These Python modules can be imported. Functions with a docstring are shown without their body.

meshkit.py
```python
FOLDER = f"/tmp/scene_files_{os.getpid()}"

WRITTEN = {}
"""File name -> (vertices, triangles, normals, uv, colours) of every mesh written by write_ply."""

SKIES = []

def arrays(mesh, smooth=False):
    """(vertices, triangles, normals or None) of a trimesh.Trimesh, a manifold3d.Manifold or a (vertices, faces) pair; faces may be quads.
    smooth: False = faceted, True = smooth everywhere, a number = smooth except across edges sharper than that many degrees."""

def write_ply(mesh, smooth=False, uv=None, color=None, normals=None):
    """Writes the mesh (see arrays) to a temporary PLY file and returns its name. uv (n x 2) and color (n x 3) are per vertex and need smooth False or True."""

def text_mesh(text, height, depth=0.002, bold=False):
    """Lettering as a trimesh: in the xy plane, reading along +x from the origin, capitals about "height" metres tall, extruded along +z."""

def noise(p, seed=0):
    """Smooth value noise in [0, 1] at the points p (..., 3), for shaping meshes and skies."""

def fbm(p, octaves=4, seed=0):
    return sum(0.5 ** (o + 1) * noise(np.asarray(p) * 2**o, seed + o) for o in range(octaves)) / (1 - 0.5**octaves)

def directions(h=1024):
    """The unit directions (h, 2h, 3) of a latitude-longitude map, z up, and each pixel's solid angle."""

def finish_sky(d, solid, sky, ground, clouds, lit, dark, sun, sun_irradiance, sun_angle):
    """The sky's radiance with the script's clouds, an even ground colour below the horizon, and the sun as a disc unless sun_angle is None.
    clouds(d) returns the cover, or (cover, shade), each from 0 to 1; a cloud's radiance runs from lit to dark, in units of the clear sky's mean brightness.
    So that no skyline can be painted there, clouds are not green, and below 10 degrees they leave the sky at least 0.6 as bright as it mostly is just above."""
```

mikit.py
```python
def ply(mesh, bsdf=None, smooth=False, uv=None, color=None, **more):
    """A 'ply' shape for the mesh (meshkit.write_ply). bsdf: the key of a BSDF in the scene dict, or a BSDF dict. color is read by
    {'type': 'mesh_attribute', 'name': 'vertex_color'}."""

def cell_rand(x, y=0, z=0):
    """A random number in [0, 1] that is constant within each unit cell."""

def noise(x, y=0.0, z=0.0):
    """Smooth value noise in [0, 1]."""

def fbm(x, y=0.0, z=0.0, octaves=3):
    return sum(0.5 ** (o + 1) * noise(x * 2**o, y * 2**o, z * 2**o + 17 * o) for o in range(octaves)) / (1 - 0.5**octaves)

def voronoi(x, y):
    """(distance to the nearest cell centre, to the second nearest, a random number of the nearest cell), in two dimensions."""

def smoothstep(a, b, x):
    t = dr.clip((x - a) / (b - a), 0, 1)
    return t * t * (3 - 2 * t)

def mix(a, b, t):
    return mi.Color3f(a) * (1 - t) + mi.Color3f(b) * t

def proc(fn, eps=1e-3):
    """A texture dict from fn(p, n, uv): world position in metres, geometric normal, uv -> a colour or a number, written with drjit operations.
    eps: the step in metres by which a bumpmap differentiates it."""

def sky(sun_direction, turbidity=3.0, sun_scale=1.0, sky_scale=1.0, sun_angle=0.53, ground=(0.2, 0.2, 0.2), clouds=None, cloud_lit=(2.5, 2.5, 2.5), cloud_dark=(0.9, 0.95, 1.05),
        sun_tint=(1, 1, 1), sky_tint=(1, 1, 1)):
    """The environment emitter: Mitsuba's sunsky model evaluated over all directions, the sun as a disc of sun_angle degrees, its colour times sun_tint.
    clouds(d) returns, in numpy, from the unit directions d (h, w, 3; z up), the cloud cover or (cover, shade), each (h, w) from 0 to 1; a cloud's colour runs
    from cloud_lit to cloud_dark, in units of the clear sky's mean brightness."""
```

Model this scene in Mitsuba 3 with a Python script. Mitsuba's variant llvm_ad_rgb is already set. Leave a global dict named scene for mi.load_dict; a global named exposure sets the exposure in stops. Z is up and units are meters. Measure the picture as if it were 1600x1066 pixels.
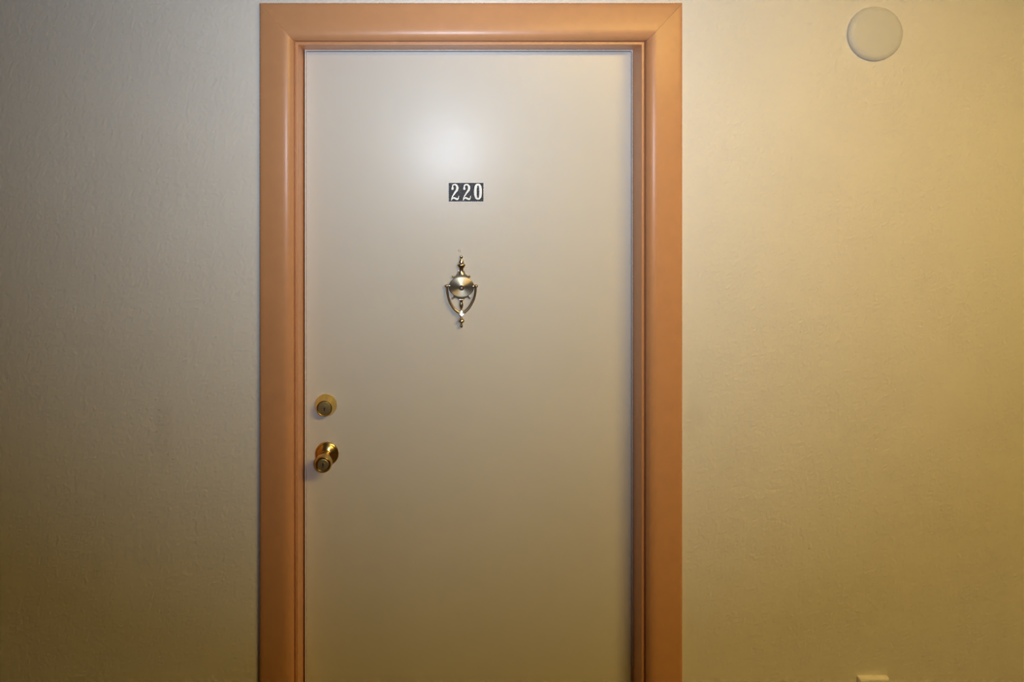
import math
import numpy as np
import trimesh
import shapely
from shapely.geometry import Polygon, Point, LineString, MultiPoint
from shapely.ops import unary_union
import drjit as dr
import mitsuba as mi
import mikit
import meshkit
from mikit import proc, fbm, noise, smoothstep, mix

T = mi.ScalarTransform4f
scene, labels = {}, {}

# ------------------------------------------------------------------ camera, lights, exposure
F_PX = 898.0                       # focal length in pixels of the 1600 x 1066 frame
CAM_Y, CAM_Z = -1.545, 1.725       # wall face is y = 0, floor z = 0
PX, PY = 670.0, 250.0              # foot of the camera in the frame (shifted lens)
exposure = 0.0

scene['camera'] = {
    'type': 'perspective', 'fov_axis': 'x', 'fov': math.degrees(2 * math.atan(800 / F_PX)),
    'principal_point_offset_x': (800 - PX) / 1600, 'principal_point_offset_y': (533 - PY) / 1066,
    'near_clip': 0.02, 'far_clip': 50.0,
    'to_world': T().look_at(origin=[0, CAM_Y, CAM_Z], target=[0, 0, CAM_Z], up=[0, 0, 1]),
}
# the photographer's flash, just above and right of the lens
FLASH = [5.10, 6.05, 7.55]
scene['flash'] = {
    'type': 'spot', 'intensity': {'type': 'rgb', 'value': FLASH}, 'cutoff_angle': 57.0, 'beam_width': 1.0,
    'to_world': T().look_at(origin=[0.115, CAM_Y - 0.02, CAM_Z + 0.03], target=[0.10, 0, CAM_Z + 0.42], up=[0, 0, 1]),
}
# the corridor's ceiling lamp (its housing and diffuser are built below)
LAMP_POS = (1.20, -1.50, 2.44)
LAMP = [35.8, 24.4, 6.9]

# ------------------------------------------------------------------ helpers
DOOR_Y = 0.072                     # outer face of the door leaf, behind the wall face
XL, XR, ZT = -0.3530, 0.5741, 2.0355   # clear opening between the jambs


def at(px, py, y=0.0):
    """The point of the plane at depth y that the pixel shows."""
    s = (y - CAM_Y) / F_PX
    return (px - PX) * s, CAM_Z + (PY - py) * s


def sc(px, y=0.0):
    return px * (y - CAM_Y) / F_PX


def add(key, mesh, bsdf, smooth=False, label=None, cat=None, group=None, kind=None, **kw):
    scene[key] = mikit.ply(mesh, bsdf, smooth=smooth, **kw)
    tag(key, label, cat, group, kind)
    return key


def tag(key, label=None, cat=None, group=None, kind=None):
    d = {k: v for k, v in (('label', label), ('category', cat), ('group', group), ('kind', kind)) if v}
    if d:
        labels[key] = d


def box(x0, x1, y0, y1, z0, z1, bevel=0.0):
    if bevel <= 0:
        m = trimesh.creation.box(extents=(x1 - x0, y1 - y0, z1 - z0))
        m.apply_translation(((x0 + x1) / 2, (y0 + y1) / 2, (z0 + z1) / 2))
        return m
    b, pts = bevel, []
    for sx, sy, sz in np.ndindex(2, 2, 2):
        c = np.array([(x0, x1)[sx], (y0, y1)[sy], (z0, z1)[sz]])
        d = np.array([1 - 2 * sx, 1 - 2 * sy, 1 - 2 * sz]) * b
        for w in ((0, 1, 1), (1, 0, 1), (1, 1, 0)):
            pts.append(c + d * w)
        pts.append(c + d * 0.42)
    return trimesh.convex.convex_hull(np.array(pts))


def lathe(profile, cx, cz, y0, seg=72, sx=1.0, sz=1.0):
    """Turned shape on an axis along y: profile of (radius, height towards the viewer)."""
    n, ang = len(profile), np.linspace(0, 2 * np.pi, seg, endpoint=False)
    v = np.array([[cx + r * sx * np.cos(a), y0 - h, cz + r * sz * np.sin(a)] for a in ang for r, h in profile])
    f = []
    for i in range(seg):
        j = (i + 1) % seg
        for k in range(n - 1):
            a, b, c, d = i * n + k, j * n + k, j * n + k + 1, i * n + k + 1
            f += [(a, b, c), (a, c, d)]
    m = trimesh.Trimesh(v, f, process=False)
    m.merge_vertices(digits_vertex=7)
    m.update_faces(m.nondegenerate_faces())
    if m.volume < 0:
        m.invert()
    return m


def turned_z(profile, cx, cz, y, seg=40, flat=1.0):
    """Turned shape on an upright axis: profile of (radius, z), squeezed in depth by flat."""
    m = trimesh.creation.revolve(np.array(profile, float), sections=seg)
    m.apply_scale([1, flat, 1])
    m.apply_translation([cx, y, cz])
    if m.volume < 0:
        m.invert()
    return m


def plate(poly, y_back, layers):
    """Outline in (x, z) built up in layers (inset, height); the steps are joined as sloping bevels."""
    out = []
    for g in getattr(poly, 'geoms', [poly]):
        prev = y_back
        for inset, h in layers:
            q = g.buffer(-inset) if inset else g
            for s in getattr(q, 'geoms', [q]):
                if s.is_empty:
                    continue
                m = trimesh.creation.extrude_polygon(s, h, engine='earcut')
                m.vertices = np.c_[m.vertices[:, 0], y_back - m.vertices[:, 2], m.vertices[:, 1]]
                m.invert()
                if m.volume < 0:
                    m.invert()
                out.append(m)
    return trimesh.util.concatenate(out)


def stroke(points, radii, step=0.15):
    """Smooth stroke of varying half-width through the points (Catmull-Rom), as a polygon."""
    p, r = np.asarray(points, float), np.asarray(radii, float)
    q = np.c_[p, r]
    ext = np.vstack([2 * q[0] - q[1], q, 2 * q[-1] - q[-2]])
    s = []
    for i in range(1, len(ext) - 2):
        a, b, c, d = ext[i - 1:i + 3]
        for t in np.arange(0, 1, step):
            s.append(0.5 * (2 * b + (c - a) * t + (2 * a - 5 * b + 4 * c - d) * t**2 + (3 * b - a - 3 * c + d) * t**3))
    s.append(q[-1])
    discs = [Point(a[0], a[1]).buffer(max(a[2], 1e-6), 10) for a in s]
    return unary_union([unary_union([a, b]).convex_hull for a, b in zip(discs[:-1], discs[1:])])


def tube(points, radii, seg=16, step=0.1, flat=1.0):
    """Tube through 3-D points with varying radius (the cross-section's depth scaled by flat), closed ends."""
    q = np.c_[np.asarray(points, float), np.asarray(radii, float)]
    ext = np.vstack([2 * q[0] - q[1], q, 2 * q[-1] - q[-2]])
    s = []
    for i in range(1, len(ext) - 2):
        a, b, c, d = ext[i - 1:i + 3]
        for t in np.arange(0, 1, step):
            s.append(0.5 * (2 * b + (c - a) * t + (2 * a - 5 * b + 4 * c - d) * t**2 + (3 * b - a - 3 * c + d) * t**3))
    s.append(q[-1])
    s = np.array(s)
    tan = np.gradient(s[:, :3], axis=0)
    tan /= np.linalg.norm(tan, axis=1, keepdims=True)
    dep = np.array([0, 1.0, 0])
    side = np.cross(tan, dep)
    side /= np.linalg.norm(side, axis=1, keepdims=True)
    dep = np.cross(side, tan)
    ang = np.linspace(0, 2 * np.pi, seg, endpoint=False)
    v = (s[:, None, :3] + s[:, None, 3:] * (np.cos(ang)[None, :, None] * side[:, None] + flat * np.sin(ang)[None, :, None] * dep[:, None])).reshape(-1, 3)
    f, n = [], len(s)
    for i in range(n - 1):
        for k in range(seg):
            a, b = i * seg + k, i * seg + (k + 1) % seg
            f += [(a, b, b + seg), (a, b + seg, a + seg)]
    v = np.vstack([v, s[0, :3], s[-1, :3]])
    for k in range(seg):
        f += [(len(v) - 2, (k + 1) % seg, k), (len(v) - 1, (n - 1) * seg + k, (n - 1) * seg + (k + 1) % seg)]
    m = trimesh.Trimesh(v, f, process=False)
    if m.volume < 0:
        m.invert()
    return m


def sweep(profile, start, end):
    """Closed profile of points carried from start(u, h) to end(u, h): a moulding with mitred ends."""
    n = len(profile)
    v = np.array([start(u, h) for u, h in profile] + [end(u, h) for u, h in profile])
    f = []
    for k in range(n):
        j = (k + 1) % n
        f += [(k, j, n + j), (k, n + j, n + k)]
    pv, pf = trimesh.creation.triangulate_polygon(Polygon(profile), engine='earcut')
    order = [int(np.argmin(((np.array(profile) - p) ** 2).sum(1))) for p in pv]
    for a, b, c in pf:
        a, b, c = order[a], order[b], order[c]
        f += [(a, c, b), (n + a, n + b, n + c)]
    m = trimesh.Trimesh(v, f, process=False)
    if m.volume < 0:
        m.invert()
    return m


# ------------------------------------------------------------------ materials
WALL = (0.76, 0.725, 0.66)
DOOR = (0.685, 0.65, 0.585)
TRIM = (0.585, 0.285, 0.130)


def rgb(c):
    return {'type': 'rgb', 'value': list(c)}


# small scuffs: pixel centre, size in px, strength
SPOTS = [(248, 641, 1.0, .5), (245, 675, .9, .4), (250, 658, .8, .35), (262, 613, .7, .3), (270, 718, 1.0, .4), (258, 705, .8, .35), (262, 710, .8, .3), (266, 640, .7, .3),
         (243, 625, .8, .3), (228, 640, .7, .2), (152, 893, 1.2, .25), (156, 880, .8, .2), (204 + 1060, 858, .9, .5), (1313, 688, .6, .3)]
HAZE = [(255, 670, 14, 60, .07), (1085, 655, 18, 40, .07), (1130, 900, 40, 15, .03), (150, 890, 10, 40, .05)]


def wall_colour(p, n, uv):
    dark = mi.Float(0)
    for px, py, r, s in SPOTS:
        x, z = at(px, py)
        d = dr.sqrt(dr.square(p.x - x) + dr.square(p.z - z))
        dark = dr.maximum(dark, s * (1 - smoothstep(sc(r) * 0.6, sc(r) * 1.7, d)))
    for px, py, rx, rz, s in HAZE:
        x, z = at(px, py)
        d = dr.sqrt(dr.square((p.x - x) / sc(rx)) + dr.square((p.z - z) / sc(rz))) + 0.7 * (fbm(p.x * 40, p.z * 40, 3.0, 2) - 0.5)
        dark = dr.maximum(dark, s * (1 - smoothstep(0.2, 1.3, d)))
    tone = 0.97 + 0.06 * fbm(p.x * 6, p.z * 6, p.y * 6, 3)
    return mix(WALL, (0.22, 0.17, 0.11), dark) * tone


def bump(nested, fn, scale, eps=0.0015):
    return {'type': 'bumpmap', 'arbitrary': proc(fn, eps), 'scale': scale, 'bsdf': nested}


def paint(colour, rough, spec=0.5):
    return {'type': 'principled', 'base_color': colour, 'roughness': rough, 'specular': spec}


scene['wall_paint'] = {'type': 'twosided', 'bsdf': paint(proc(wall_colour), 0.62, 0.35)}


def door_height(p, n, uv):
    return fbm(p.x * 260, p.z * 200, 1.0, 2)


def door_colour(p, n, uv):
    return mi.Color3f(DOOR) * (0.975 + 0.05 * fbm(p.x * 5, p.z * 3, 2.0, 3))


scene['door_paint'] = {'type': 'twosided', 'bsdf': bump(paint(proc(door_colour), 0.325, 0.27), door_height, 0.00004)}


def trim_colour(p, n, uv):
    w = fbm(p.x * 30, p.z * 30, p.y * 30, 3)
    return mi.Color3f(TRIM) * (0.94 + 0.12 * w)


scene['trim_paint'] = {'type': 'twosided', 'bsdf': bump(paint(proc(trim_colour), 0.36, 0.5), door_height, 0.00003)}
scene['seal_white'] = {'type': 'twosided', 'bsdf': paint(rgb((0.70, 0.645, 0.58)), 0.45)}
scene['cover_paint'] = {'type': 'twosided', 'bsdf': paint(rgb((0.64, 0.625, 0.59)), 0.5, 0.4)}
scene['ceiling_paint'] = {'type': 'twosided', 'bsdf': {'type': 'diffuse', 'reflectance': rgb((0.30, 0.26, 0.20))}}
scene['far_paint'] = {'type': 'twosided', 'bsdf': {'type': 'diffuse', 'reflectance': rgb((0.22, 0.17, 0.11))}}
scene['carpet'] = {'type': 'twosided', 'bsdf': {'type': 'diffuse', 'reflectance': proc(lambda p, n, uv: mix((0.07, 0.040, 0.018), (0.11, 0.065, 0.03), noise(p.x * 90, p.y * 90)))}}


def metal(colour, rough):
    return {'type': 'twosided', 'bsdf': {'type': 'principled', 'base_color': rgb(colour), 'metallic': 1.0, 'roughness': rough}}


scene['brass_satin'] = metal((0.80, 0.60, 0.20), 0.33)
scene['brass_bright'] = metal((0.66, 0.47, 0.17), 0.24)
scene['brass_dark'] = metal((0.55, 0.45, 0.22), 0.55)
scene['antique_brass'] = metal((0.62, 0.51, 0.34), 0.25)
scene['bronze_dark'] = {'type': 'twosided', 'bsdf': paint(rgb((0.07, 0.038, 0.028)), 0.4)}
scene['boss_metal'] = metal((0.62, 0.53, 0.42), 0.42)
scene['digit_metal'] = metal((0.57, 0.51, 0.43), 0.52)
scene['keyway_black'] = {'type': 'twosided', 'bsdf': paint(rgb((0.03, 0.022, 0.015)), 0.6)}
scene['brushed_disc'] = {'type': 'twosided', 'bsdf': {'type': 'roughconductor', 'distribution': 'ggx', 'alpha_u': 0.10, 'alpha_v': 0.45,
                         'eta': 0.0, 'k': 1.0, 'material': 'none', 'specular_reflectance': rgb((0.66, 0.55, 0.37))}}
del scene['brushed_disc']['bsdf']['eta'], scene['brushed_disc']['bsdf']['k']
scene['lens_glass'] = {'type': 'principled', 'base_color': rgb((0.45, 0.39, 0.35)), 'roughness': 0.15, 'specular': 0.8, 'clearcoat': 1.0}


def tile_height(p, n, uv):
    return fbm(p.x * 700, p.z * 700, 5.0, 2)


scene['tile_black'] = {'type': 'twosided', 'bsdf': bump(paint(proc(lambda p, n, uv: mix((0.018, 0.018, 0.02), (0.075, 0.075, 0.08), smoothstep(0.45, 0.75, fbm(p.x * 700, p.z * 700, 5.0, 2)))), 0.45, 0.3), tile_height, 0.0004, 0.0004)}

# ------------------------------------------------------------------ the corridor
Y_BACK, X0, X1, Z_CEIL = -6.0, -6.5, 6.5, 2.45
outer = shapely.box(X0, 0, X1, Z_CEIL)
hole = shapely.box(XL - 0.03, -0.1, XR + 0.03, ZT + 0.03)
w = trimesh.creation.extrude_polygon(outer.difference(hole), 0.13, engine='earcut')
w.vertices = np.c_[w.vertices[:, 0], w.vertices[:, 2] + 0.0012, w.vertices[:, 1]]
w.invert()
w.unmerge_vertices()
# the rolled-on paint in and around the frame: real relief, a fine stipple
gx, gz = np.arange(-1.30, 1.72, 0.0023), np.arange(0.22, 2.24, 0.0023)
GX, GZ = np.meshgrid(gx, gz, indexing='ij')
q = np.stack([(GX * 0.84 + GZ * 0.54) * 168, (GZ * 0.84 - GX * 0.54) * 190, GX * 40], -1)
relief = 0.0014 * meshkit.fbm(q, 2, 7) + 0.0004 * meshkit.noise(q * 0.4, 11)
gv = np.stack([GX, 0.0010 - relief, GZ], -1).reshape(-1, 3)
nz = len(gz)
I, J = np.meshgrid(np.arange(len(gx) - 1), np.arange(nz - 1), indexing='ij')
inside = (gx[I] > XL - 0.045) & (gx[I + 1] < XR + 0.045) & (gz[J + 1] < ZT + 0.045)
k0 = (I * nz + J)[~inside]
gf = np.vstack([np.c_[k0, k0 + nz, k0 + nz + 1], np.c_[k0, k0 + nz + 1, k0 + 1]])
used, inv = np.unique(gf, return_inverse=True)
w = (np.vstack([gv[used], w.vertices]), np.vstack([inv.reshape(gf.shape), w.faces + len(used)]))
add('wall_front', w, 'wall_paint', True, kind='structure', label='cream painted corridor wall around the door')
add('wall_back', box(X0, X1, Y_BACK - 0.1, Y_BACK, 0, Z_CEIL), 'far_paint', kind='structure', label='opposite brown corridor wall')
add('wall_left', box(X0 - 0.1, X0, Y_BACK - 0.1, 0.13, 0, Z_CEIL), 'far_paint', kind='structure', label='brown wall closing the left end of the corridor')
add('wall_right', box(X1, X1 + 0.1, Y_BACK - 0.1, 0.13, 0, Z_CEIL), 'far_paint', kind='structure', label='brown wall closing the right end of the corridor')
add('floor', box(X0 - 0.1, X1 + 0.1, Y_BACK - 0.1, 0.30, -0.1, 0), 'carpet', kind='structure', label='brown corridor carpet')
add('ceiling', box(X0 - 0.1, X1 + 0.1, Y_BACK - 0.1, 0.13, Z_CEIL, Z_CEIL + 0.1), 'ceiling_paint', kind='structure', label='cream corridor ceiling')

# ------------------------------------------------------------------ door leaf, jambs, seals, casing
GAP_L, GAP_R, GAP_T = 0.0084, 0.0046, 0.0060
LEAF_X0, LEAF_X1, LEAF_Z1 = XL + GAP_L, XR - GAP_R, ZT - GAP_T
add('door_1', box(LEAF_X0, LEAF_X1, DOOR_Y, DOOR_Y + 0.044, 0.006, LEAF_Z1, 0.0012), 'door_paint', kind='structure',
    label='cream painted flush apartment door numbered 220')

# jambs: a board on each side and one across the top, with a rounded front edge
JW, JR = 0.028, 0.0022


def jamb_profile(depth):
    arc = [(JR - JR * math.cos(a), 0.001 + JR - JR * math.sin(a)) for a in np.linspace(0, math.pi / 2, 5)]
    # (u away from the opening, y): rounded corner at the front
    return [(0, depth)] + [(u, 0.0055 + y) for u, y in arc] + [(0.0072, 0.0065), (0.0078, 0.0071), (0.0079, 0.0120), (JW, 0.0120), (JW, depth)]


JD = DOOR_Y + 0.046
jp = jamb_profile(JD)
add('door_frame__jamb', sweep(jp, lambda u, y: (XL - u, y, 0), lambda u, y: (XL - u, y, ZT + u)), 'trim_paint', 40)
add('door_frame__jamb_001', sweep(jp, lambda u, y: (XR + u, y, 0), lambda u, y: (XR + u, y, ZT + u)), 'trim_paint', 40)
add('door_frame__head', sweep(jp, lambda u, y: (XL - u, y, ZT + u), lambda u, y: (XR + u, y, ZT + u)), 'trim_paint', 40)
tag('door_frame', 'peach painted wooden jambs and head lining the doorway', None, None, 'structure')
# pale weatherstrip along the jambs beside the leaf
SY = DOOR_Y - 0.002
add('door_frame__weatherstrip', box(XL + 0.0042, XL + 0.0078, SY, DOOR_Y + 0.02, 0, ZT - 0.0006, 0.0005), 'seal_white', label='thin white weatherstrip beside the door leaf')
add('door_frame__weatherstrip_001', box(XR - 0.0034, XR - 0.0008, SY, DOOR_Y + 0.02, 0, ZT - 0.0006, 0.0005), 'seal_white', label='thin white weatherstrip beside the door leaf')
add('door_frame__weatherstrip_002', box(XL + 0.0042, XR - 0.0008, SY - 0.0004, DOOR_Y + 0.02, ZT - 0.0038, ZT - 0.0006, 0.0005), 'seal_white', label='thin white weatherstrip above the door leaf')
add('door_frame__stop', box(XL - 0.01, XR + 0.01, DOOR_Y + 0.0445, DOOR_Y + 0.06, 0, ZT + 0.01), 'keyway_black', label='dark closing behind the door gaps')
add('door_frame__threshold', box(XL, XR, 0, DOOR_Y + 0.04, 0, 0.005), 'brass_dark', label='low metal threshold')

# casing: flat band whose inner edge rolls over towards the jamb, mitred at the corners
REVEAL = 0.0098


def casing_profile(width):
    pts = [(0, -0.0118), (0, 0.0030)]
    ctrl = [(0.0012, 0.0058), (0.0035, 0.0096), (0.0065, 0.0126), (0.0105, 0.0152), (0.0155, 0.0171), (0.0210, 0.0181), (0.0280, 0.0185)]
    pts += ctrl
    pts += [(0.045, 0.0182), (width - 0.014, 0.0148), (width - 0.0070, 0.0136), (width - 0.0035, 0.0122), (width - 0.0014, 0.0102), (width - 0.0003, 0.0078), (width, 0.0050), (width, -0.0012)]
    return pts


oxl, _ = at(405.5, 300, -0.0075)
oxr, _ = at(1066, 300, -0.0075)
_, ozt = at(600, 4.5, -0.0075)
ixl, ixr, izt = XL - REVEAL, XR + REVEAL, ZT + REVEAL
WL, WR, WT = ixl - oxl, oxr - ixr, ozt - izt
MG = 0.0004
ll, lr, lt = casing_profile(WL), casing_profile(WR), casing_profile(WT)
add('trim_1', sweep(ll, lambda u, h: (ixl - u, -h, 0), lambda u, h: (ixl - u, -h, izt + u * WT / WL)), 'trim_paint', 35, kind='structure',
    label='left upright of the peach door casing')
add('trim_2', sweep(lr, lambda u, h: (ixr + u, -h, 0), lambda u, h: (ixr + u, -h, izt + u * WT / WR - MG)), 'trim_paint', 35, kind='structure',
    label='right upright of the peach door casing')
add('trim_3', sweep(lt, lambda u, h: (ixl - u * WL / WT + 0.0001, -h, izt + u), lambda u, h: (ixr + u * WR / WT - MG, -h, izt + u)), 'trim_paint', 35, kind='structure',
    label='top member of the peach door casing')

# ------------------------------------------------------------------ lock hardware on the door
dx, dz = at(509.2, 633.0, DOOR_Y)
R = 0.0310
prof = [(0, 0.0), (R, 0.0), (R, 0.0022), (R - 0.0006, 0.0035), (0.0295, 0.006), (0.0262, 0.0135), (0.0232, 0.0205), (0.0220, 0.0232), (0.0212, 0.0240), (0.0202, 0.0240), (0.0192, 0.0232), (0.0186, 0.0215), (0, 0.0215)]
add('door_1__deadbolt', lathe(prof, dx, dz, DOOR_Y), 'brass_satin', 35, label='yellow brass deadbolt collar above the knob')
add('door_1__deadbolt__key_cylinder', lathe([(0, 0.0215), (0.0178, 0.0215), (0.0178, 0.0228), (0.0168, 0.0234), (0.0085, 0.0236), (0.0080, 0.0242), (0, 0.0242)], dx, dz, DOOR_Y), 'brass_dark', 30)
key = unary_union([Point(dx, dz + 0.0005).buffer(0.0026), shapely.box(dx - 0.0015, dz - 0.0066, dx + 0.0015, dz + 0.0012)])
add('door_1__deadbolt__keyhole', plate(key, DOOR_Y - 0.0238, [(0, 0.0007)]), 'keyway_black')

kx, kz = at(510.8, 709.0, DOOR_Y)
R = 0.0332
prof = [(0, 0.0), (R, 0.0), (R, 0.002), (R - 0.001, 0.0035), (0.0295, 0.0052), (0.0280, 0.0050), (0.0262, 0.0062), (0.0220, 0.0095), (0.0165, 0.0120), (0.0150, 0.0135), (0.0150, 0.0150), (0, 0.0150)]
add('door_1__door_knob', lathe(prof, kx, kz, DOOR_Y), 'brass_bright', 30, label='bright brass door knob with a round rosette')
prof = [(0, 0.0140), (0.0135, 0.0140), (0.0128, 0.0175), (0.0118, 0.0225), (0.0120, 0.0270), (0.0135, 0.0310), (0.0165, 0.0345), (0.0200, 0.0380), (0.0225, 0.0425), (0.0236, 0.0475), (0.0236, 0.0525),
        (0.0229, 0.0568), (0.0216, 0.0598), (0.0200, 0.0612), (0.0180, 0.0612), (0.0168, 0.0600), (0.0160, 0.0580), (0, 0.0580)]
add('door_1__door_knob__knob', lathe(prof, kx, kz, DOOR_Y), 'brass_bright', 40)
add('door_1__door_knob__key_cylinder', lathe([(0, 0.0578), (0.0152, 0.0578), (0.0152, 0.0600), (0.0140, 0.0608), (0.0072, 0.0610), (0.0068, 0.0616), (0, 0.0616)], kx, kz, DOOR_Y), 'brass_dark', 30)
key = unary_union([Point(kx, kz + 0.0010).buffer(0.0024), shapely.box(kx - 0.0017, kz - 0.0066, kx + 0.0017, kz + 0.0062)])
add('door_1__door_knob__keyhole', plate(key, DOOR_Y - 0.0610, [(0, 0.0009)]), 'keyway_black')

# filled screw hole and a pin hole in the paint
hx, hz = at(718.2, 391.5, DOOR_Y)
add('door_1__filled_hole', lathe([(0, 0), (0.0044, 0), (0.0041, 0.0006), (0.0030, 0.0014), (0.0020, 0.0001), (0, 0.0001)], hx, hz, DOOR_Y, 24), 'door_paint', 30, label='small filled hole above the knocker')
hx, hz = at(620.5, 390.3, DOOR_Y)
add('door_1__pin_hole', lathe([(0, 0), (0.0011, 0), (0.0009, 0.0003), (0, 0.0003)], hx, hz, DOOR_Y, 16), 'brass_dark', label='tiny dark pin mark in the door paint')

# ------------------------------------------------------------------ number tiles
TILE_PX = [(701.3, 719.6), (719.7, 737.4), (737.5, 755.2)]
TOP, BOT = 286.0, 314.8


def zoomed(points, y):
    """Points read off the 20 x enlargement of the number, whose corner is the pixel (690, 275)."""
    return np.array([at(690 + a / 20, 275 + b / 20, y) for a, b in points])


def two(dx):
    k = sc(1 / 20, DOOR_Y)
    bow = stroke(zoomed([(x + dx, y) for x, y in [(342, 335), (352, 292), (402, 268), (452, 284), (488, 345), (482, 425), (440, 490), (385, 570), (335, 650), (312, 705)]], DOOR_Y),
                 np.array([17, 22, 22, 26, 34, 36, 31, 23, 17, 14]) * k)
    ball = stroke(zoomed([(x + dx, y) for x, y in [(340, 350), (340, 398)]], DOOR_Y), np.array([26, 37]) * k)
    foot = stroke(zoomed([(x + dx, y) for x, y in [(308, 752), (340, 700), (385, 682), (440, 708), (490, 724), (522, 690), (537, 625)]], DOOR_Y), np.array([14, 18, 24, 30, 28, 17, 11]) * k)
    heel = stroke(zoomed([(x + dx, y) for x, y in [(312, 700), (308, 752)]], DOOR_Y), np.array([15, 15]) * k)
    return unary_union([bow, ball, foot, heel])


def zero():
    k = sc(1 / 20, DOOR_Y)
    (cx, cz), = zoomed([(1134, 490)], DOOR_Y)
    t = np.linspace(0, 2 * np.pi, 64, endpoint=False)

    def ring(rx, rz, e):
        return Polygon([(cx + rx * k * np.sign(np.cos(a)) * abs(np.cos(a)) ** e, cz + rz * k * np.sign(np.sin(a)) * abs(np.sin(a)) ** e) for a in t])

    return ring(124, 252, 0.82).difference(ring(40, 196, 0.85))


DIGITS = [(two(0), 'leftmost black number tile of the door number, showing a silvery 2'), (two(368), 'middle black number tile of the door number, showing a silvery 2'),
          (zero(), 'rightmost black number tile of the door number, showing a silvery 0')]
for i, ((a, b), (shape, text)) in enumerate(zip(TILE_PX, DIGITS)):
    key = 'number_tile' + (f'_{i:03d}' if i else '')
    (x0, z1), (x1, z0) = at(a, TOP, DOOR_Y), at(b, BOT, DOOR_Y)
    rim = shapely.box(x0, z0, x1, z1)
    base = plate(rim, DOOR_Y - 0.00005, [(0, 0.0014), (0.0005, 0.0018)])
    edge = plate(rim.buffer(-0.0003).difference(rim.buffer(-0.0011)), DOOR_Y - 0.0014, [(0, 0.0009)])
    scene[key + '__backing'] = mikit.ply(trimesh.util.concatenate([base, edge]), 'tile_black')
    scene[key + '__numeral'] = mikit.ply(plate(shape, DOOR_Y - 0.0016, [(0, 0.0012), (0.0003, 0.0018), (0.0007, 0.0022), (0.0013, 0.0024)]), 'digit_metal')
    tag(key, text, 'number tile')
    tag(key + '__numeral', 'raised silvery metal numeral')

# ------------------------------------------------------------------ door knocker
KS = 7.61


def kp(points):
    """Points read off the enlargement of the knocker, whose corner is the pixel (680, 380)."""
    return np.array([at(680 + a / KS, 380 + b / KS, DOOR_Y - 0.008) for a, b in points])


KM = sc(1 / KS, DOOR_Y - 0.008)
AX = 311.0


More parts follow.
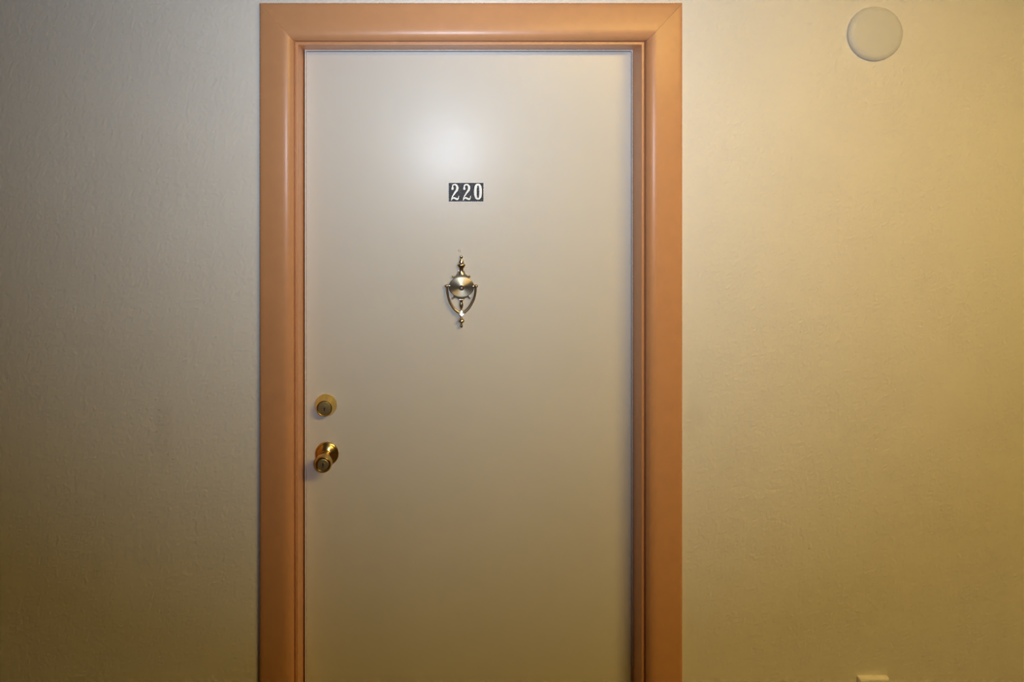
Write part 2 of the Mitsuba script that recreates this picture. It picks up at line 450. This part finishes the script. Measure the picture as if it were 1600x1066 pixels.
def turned_column(rows, y, flat):
    """Upright turned piece from rows of (half-width, row) of the enlargement."""
    prof = []
    for r, v in rows:
        (_, z), = kp([(AX, v)])
        prof.append((r * KM, z))
    (x, _), = kp([(AX, 500)])
    prof = sorted(prof, key=lambda q: q[1])
    prof = [(0, prof[0][1])] + prof + [(0, prof[-1][1])]
    return turned_z(prof, x, 0, y, 40, flat)


def ease(rows, n=5):
    q = np.array(rows, float)
    ext = np.vstack([2 * q[0] - q[1], q, 2 * q[-1] - q[-2]])
    out = []
    for i in range(1, len(ext) - 2):
        a, b, c, d = ext[i - 1:i + 3]
        for t in np.arange(0, 1, 1 / n):
            s = 0.5 * (2 * b + (c - a) * t + (2 * a - 5 * b + 4 * c - d) * t**2 + (3 * b - a - 3 * c + d) * t**3)
            out.append((max(s[0], 1.0), s[1]))
    return out + [tuple(q[-1])]


upper = turned_column(ease([(2, 146), (15, 154), (18, 166), (13, 180), (10, 188), (16, 198), (24, 212), (30, 232), (28, 238), (44, 250), (50, 264), (42, 282), (30, 298), (25, 308), (24, 330), (30, 350), (42, 372)]), DOOR_Y - 0.0065, 0.62)
lower = turned_column(ease([(30, 672), (18, 694), (17, 705), (23, 728), (24, 748), (18, 772), (11, 788)]), DOOR_Y - 0.0060, 0.6)
wings = Polygon(kp([(276, 330), (268, 362), (244, 385), (224, 392), (212, 388), (203, 396), (206, 410), (220, 424), (200, 470), (190, 520), (200, 585), (222, 628), (214, 642), (202, 668), (240, 652), (268, 660), (290, 690), (311, 716),
                    (333, 690), (352, 660), (378, 648), (416, 664), (404, 640), (396, 626), (420, 585), (432, 520), (424, 470), (402, 424), (414, 410), (416, 396), (406, 386), (395, 390), (376, 384), (356, 364), (346, 330)]))
body = plate(wings, DOOR_Y - 0.0001, [(0, 0.0050), (0.0005, 0.0060), (0.0012, 0.0066)])
curls = trimesh.util.concatenate([trimesh.creation.icosphere(subdivisions=2, radius=13 * KM).apply_translation([x, DOOR_Y - 0.0065, z]) for x, z in kp([(211, 400), (409, 398), (208, 658), (411, 655)])])
hub = lathe([(0, 0), (0.020, 0), (0.020, 0.009), (0, 0.009)], *kp([(AX, 519)])[0], DOOR_Y - 0.003, 48)
key = 'door_knocker'
add(key + '__backplate', trimesh.util.concatenate([upper, lower, body, curls, hub]), 'antique_brass', 40, label='scrolled antique brass backplate with turned finials')
tag(key, 'antique brass door knocker with an oval disc and a hanging lyre handle', 'door knocker')

(cx, cz), = kp([(312, 519)])
RX, RZ = 150 * KM, 121 * KM
NA, NR = 160, 14
t = np.linspace(0, 1, NR)
rr = np.concatenate([t, [1.0]])
hh = np.concatenate([0.0030 * (1 - t**2) + 0.0115, [0.0080]])
ang = np.linspace(0, 2 * np.pi, NA + 1)
V, UV, FF = [], [], []
for a in ang:
    for r, h in zip(rr, hh):
        r = max(r, 1e-3)
        V.append((cx + RX * r * np.cos(a), DOOR_Y - h, cz + RZ * r * np.sin(a)))
        UV.append((a, r))
n = len(rr)
for i in range(NA):
    for k in range(n - 1):
        a, b, c, d = i * n + k, (i + 1) * n + k, (i + 1) * n + k + 1, i * n + k + 1
        FF += [(a, c, b), (a, d, c)]
m = trimesh.Trimesh(np.array(V), np.array(FF), process=False)
if m.face_normals[:, 1].mean() > 0:
    m.invert()
add(key + '__disc', m, 'brushed_disc', True, uv=np.array(UV), label='brushed oval disc')

(px_, pz_), = kp([(312, 526)])
add(key + '__peephole', lathe([(0, 0.011), (0.0070, 0.011), (0.0070, 0.0165), (0.0064, 0.0172), (0.0046, 0.0172), (0.0038, 0.0160), (0, 0.0155)], px_, pz_, DOOR_Y, 40), 'bronze_dark', 30, label='small round peephole rim')
add(key + '__peephole__lens', lathe([(0, 0.0174), (0.0012, 0.0171), (0.0024, 0.0163), (0.0034, 0.0150), (0.0034, 0.0140), (0, 0.0140)], px_, pz_, DOOR_Y, 32), 'lens_glass', 40)
for i, (u, v) in enumerate([(140, 507), (481, 509)]):
    (x, z), = kp([(u, v)])
    sgn = -1 if i == 0 else 1
    c1 = tube([(x - sgn * 0.009, DOOR_Y - 0.010, z), (x, DOOR_Y - 0.010, z), (x + sgn * 0.0040, DOOR_Y - 0.010, z)], [0.0032, 0.0034, 0.0034])
    c2 = trimesh.creation.icosphere(subdivisions=3, radius=0.0052)
    c2.apply_scale([1.15, 1.0, 0.95]).apply_translation([x + sgn * 0.0006, DOOR_Y - 0.0105, z])
    add(key + '__pivot' + ('_001' if i else ''), trimesh.util.concatenate([c1, c2]), 'antique_brass', 40)


def arm(points):
    q = kp(points)
    n = len(q)
    y = [DOOR_Y - 0.0105 - 0.0030 * s for s in np.linspace(0, 1, n)]
    return tube(np.c_[q[:, 0], y, q[:, 1]], np.array([13, 13.5, 14, 15, 16, 17, 15]) * KM, 18, 0.1, 0.9)


la = arm([(139, 512), (144, 580), (158, 650), (184, 715), (222, 772), (262, 808), (300, 826)])
ra = arm([(482, 514), (478, 580), (464, 645), (438, 705), (402, 762), (362, 804), (324, 826)])
(x, z), = kp([(313, 829)])
dia = Polygon(kp([(268, 826), (312, 782), (358, 828), (314, 872)]))
tilt = math.tan(math.radians(15))     # the boss leans out at its foot
ring3 = [(a, b) for a, b in dia.exterior.coords]
diamond = trimesh.convex.convex_hull(np.vstack([[(a, DOOR_Y - 0.0080, b) for a, b in ring3], [(a, DOOR_Y - 0.0145 - (z - b) * tilt, b) for a, b in ring3],
                                                [(x + (a - x) * 0.80, DOOR_Y - 0.0160 - (z - b) * 0.80 * tilt, z + (b - z) * 0.80) for a, b in ring3]]))
drop = turned_column(ease([(30, 850), (18, 868), (13, 878), (16, 888), (30, 904), (38, 920), (34, 934), (20, 946), (13, 956), (15, 970), (17, 984), (14, 996), (3, 1005)]), DOOR_Y - 0.0105, 0.85)
add(key + '__handle', trimesh.util.concatenate([la, ra, drop]), 'antique_brass', 40, label='hanging lyre-shaped striker handle')
add(key + '__handle__diamond', diamond, 'boss_metal', label='flat diamond boss')

# ------------------------------------------------------------------ on the wall
wx, wz = at(1369.0, 52.3, -0.008)
R = sc(42.8, -0.008)
prof = [(0, 0.0), (R * 0.95, 0.0), (R * 0.95, 0.0014), (R * 0.985, 0.0018)]
prof += [(R - 0.0165 * (1 - math.cos(a)), 0.0030 + 0.0115 * math.sin(a)) for a in np.linspace(0, math.pi / 2 * 0.93, 14)]
prof += [(R * q, 0.0146 + 0.0018 * (1 - (q / 0.78) ** 2)) for q in (0.74, 0.66, 0.55, 0.4, 0.2, 0.0)]
add('wall_cover', lathe(prof, wx, wz, 0, 96), 'cover_paint', 40, label='round domed cream cover high on the wall right of the door', cat='wall cover')
sx_, sz_ = at(1372.5, 54.5, -0.016)
add('wall_cover__screw', lathe([(0, 0.0), (0.0022, 0.0), (0.0020, 0.0006), (0, 0.0009)], sx_, sz_, -0.0161, 20), 'cover_paint', 30)

ox0, oz1 = at(1342.5, 1060.5, -0.010)
ox1, _ = at(1391.0, 1060.5, -0.010)
hw = (ox1 - ox0) / 2
cxp = (ox0 + ox1) / 2
HT = 0.120
loops = [[(a, 0.0, b) for a, b in shapely.box(ox0, oz1 - HT, ox1, oz1).buffer(-0.004).buffer(0.004, 6).exterior.coords]]
for a_ in np.linspace(0, math.pi / 2, 7):
    inset, h = 0.0105 * (1 - math.cos(a_)), 0.0035 + 0.0085 * math.sin(a_)
    loops.append([(a, -h, b) for a, b in shapely.box(ox0, oz1 - HT, ox1, oz1).buffer(-0.004).buffer(0.004, 6).buffer(-inset, 6).exterior.coords])
pl = trimesh.convex.convex_hull(np.vstack(loops))
add('outlet_plate', pl, 'wall_paint', 50, label='cream painted cover plate low on the wall right of the door', cat='cover plate')

# ------------------------------------------------------------------ ceiling lamp (the photograph shows only its light)
lx, ly, lz = LAMP_POS
LX, LY = 0.62, 0.14                # half length along the corridor, half width
wrap = box(lx - LX, lx + LX, ly - LY, ly + LY, Z_CEIL - 0.085, Z_CEIL - 0.022, 0.03)
scene['ceiling_light__diffuser'] = mikit.ply(wrap, 'ceiling_paint', emitter={'type': 'area', 'radiance': {'type': 'rgb', 'value': LAMP}})
scene['ceiling_light__base'] = mikit.ply(box(lx - LX - 0.02, lx + LX + 0.02, ly - LY - 0.02, ly + LY + 0.02, Z_CEIL - 0.022, Z_CEIL, 0.004), 'seal_white')
tag('ceiling_light', 'long ceiling lamp with a warm glowing diffuser above the corridor', 'ceiling light')
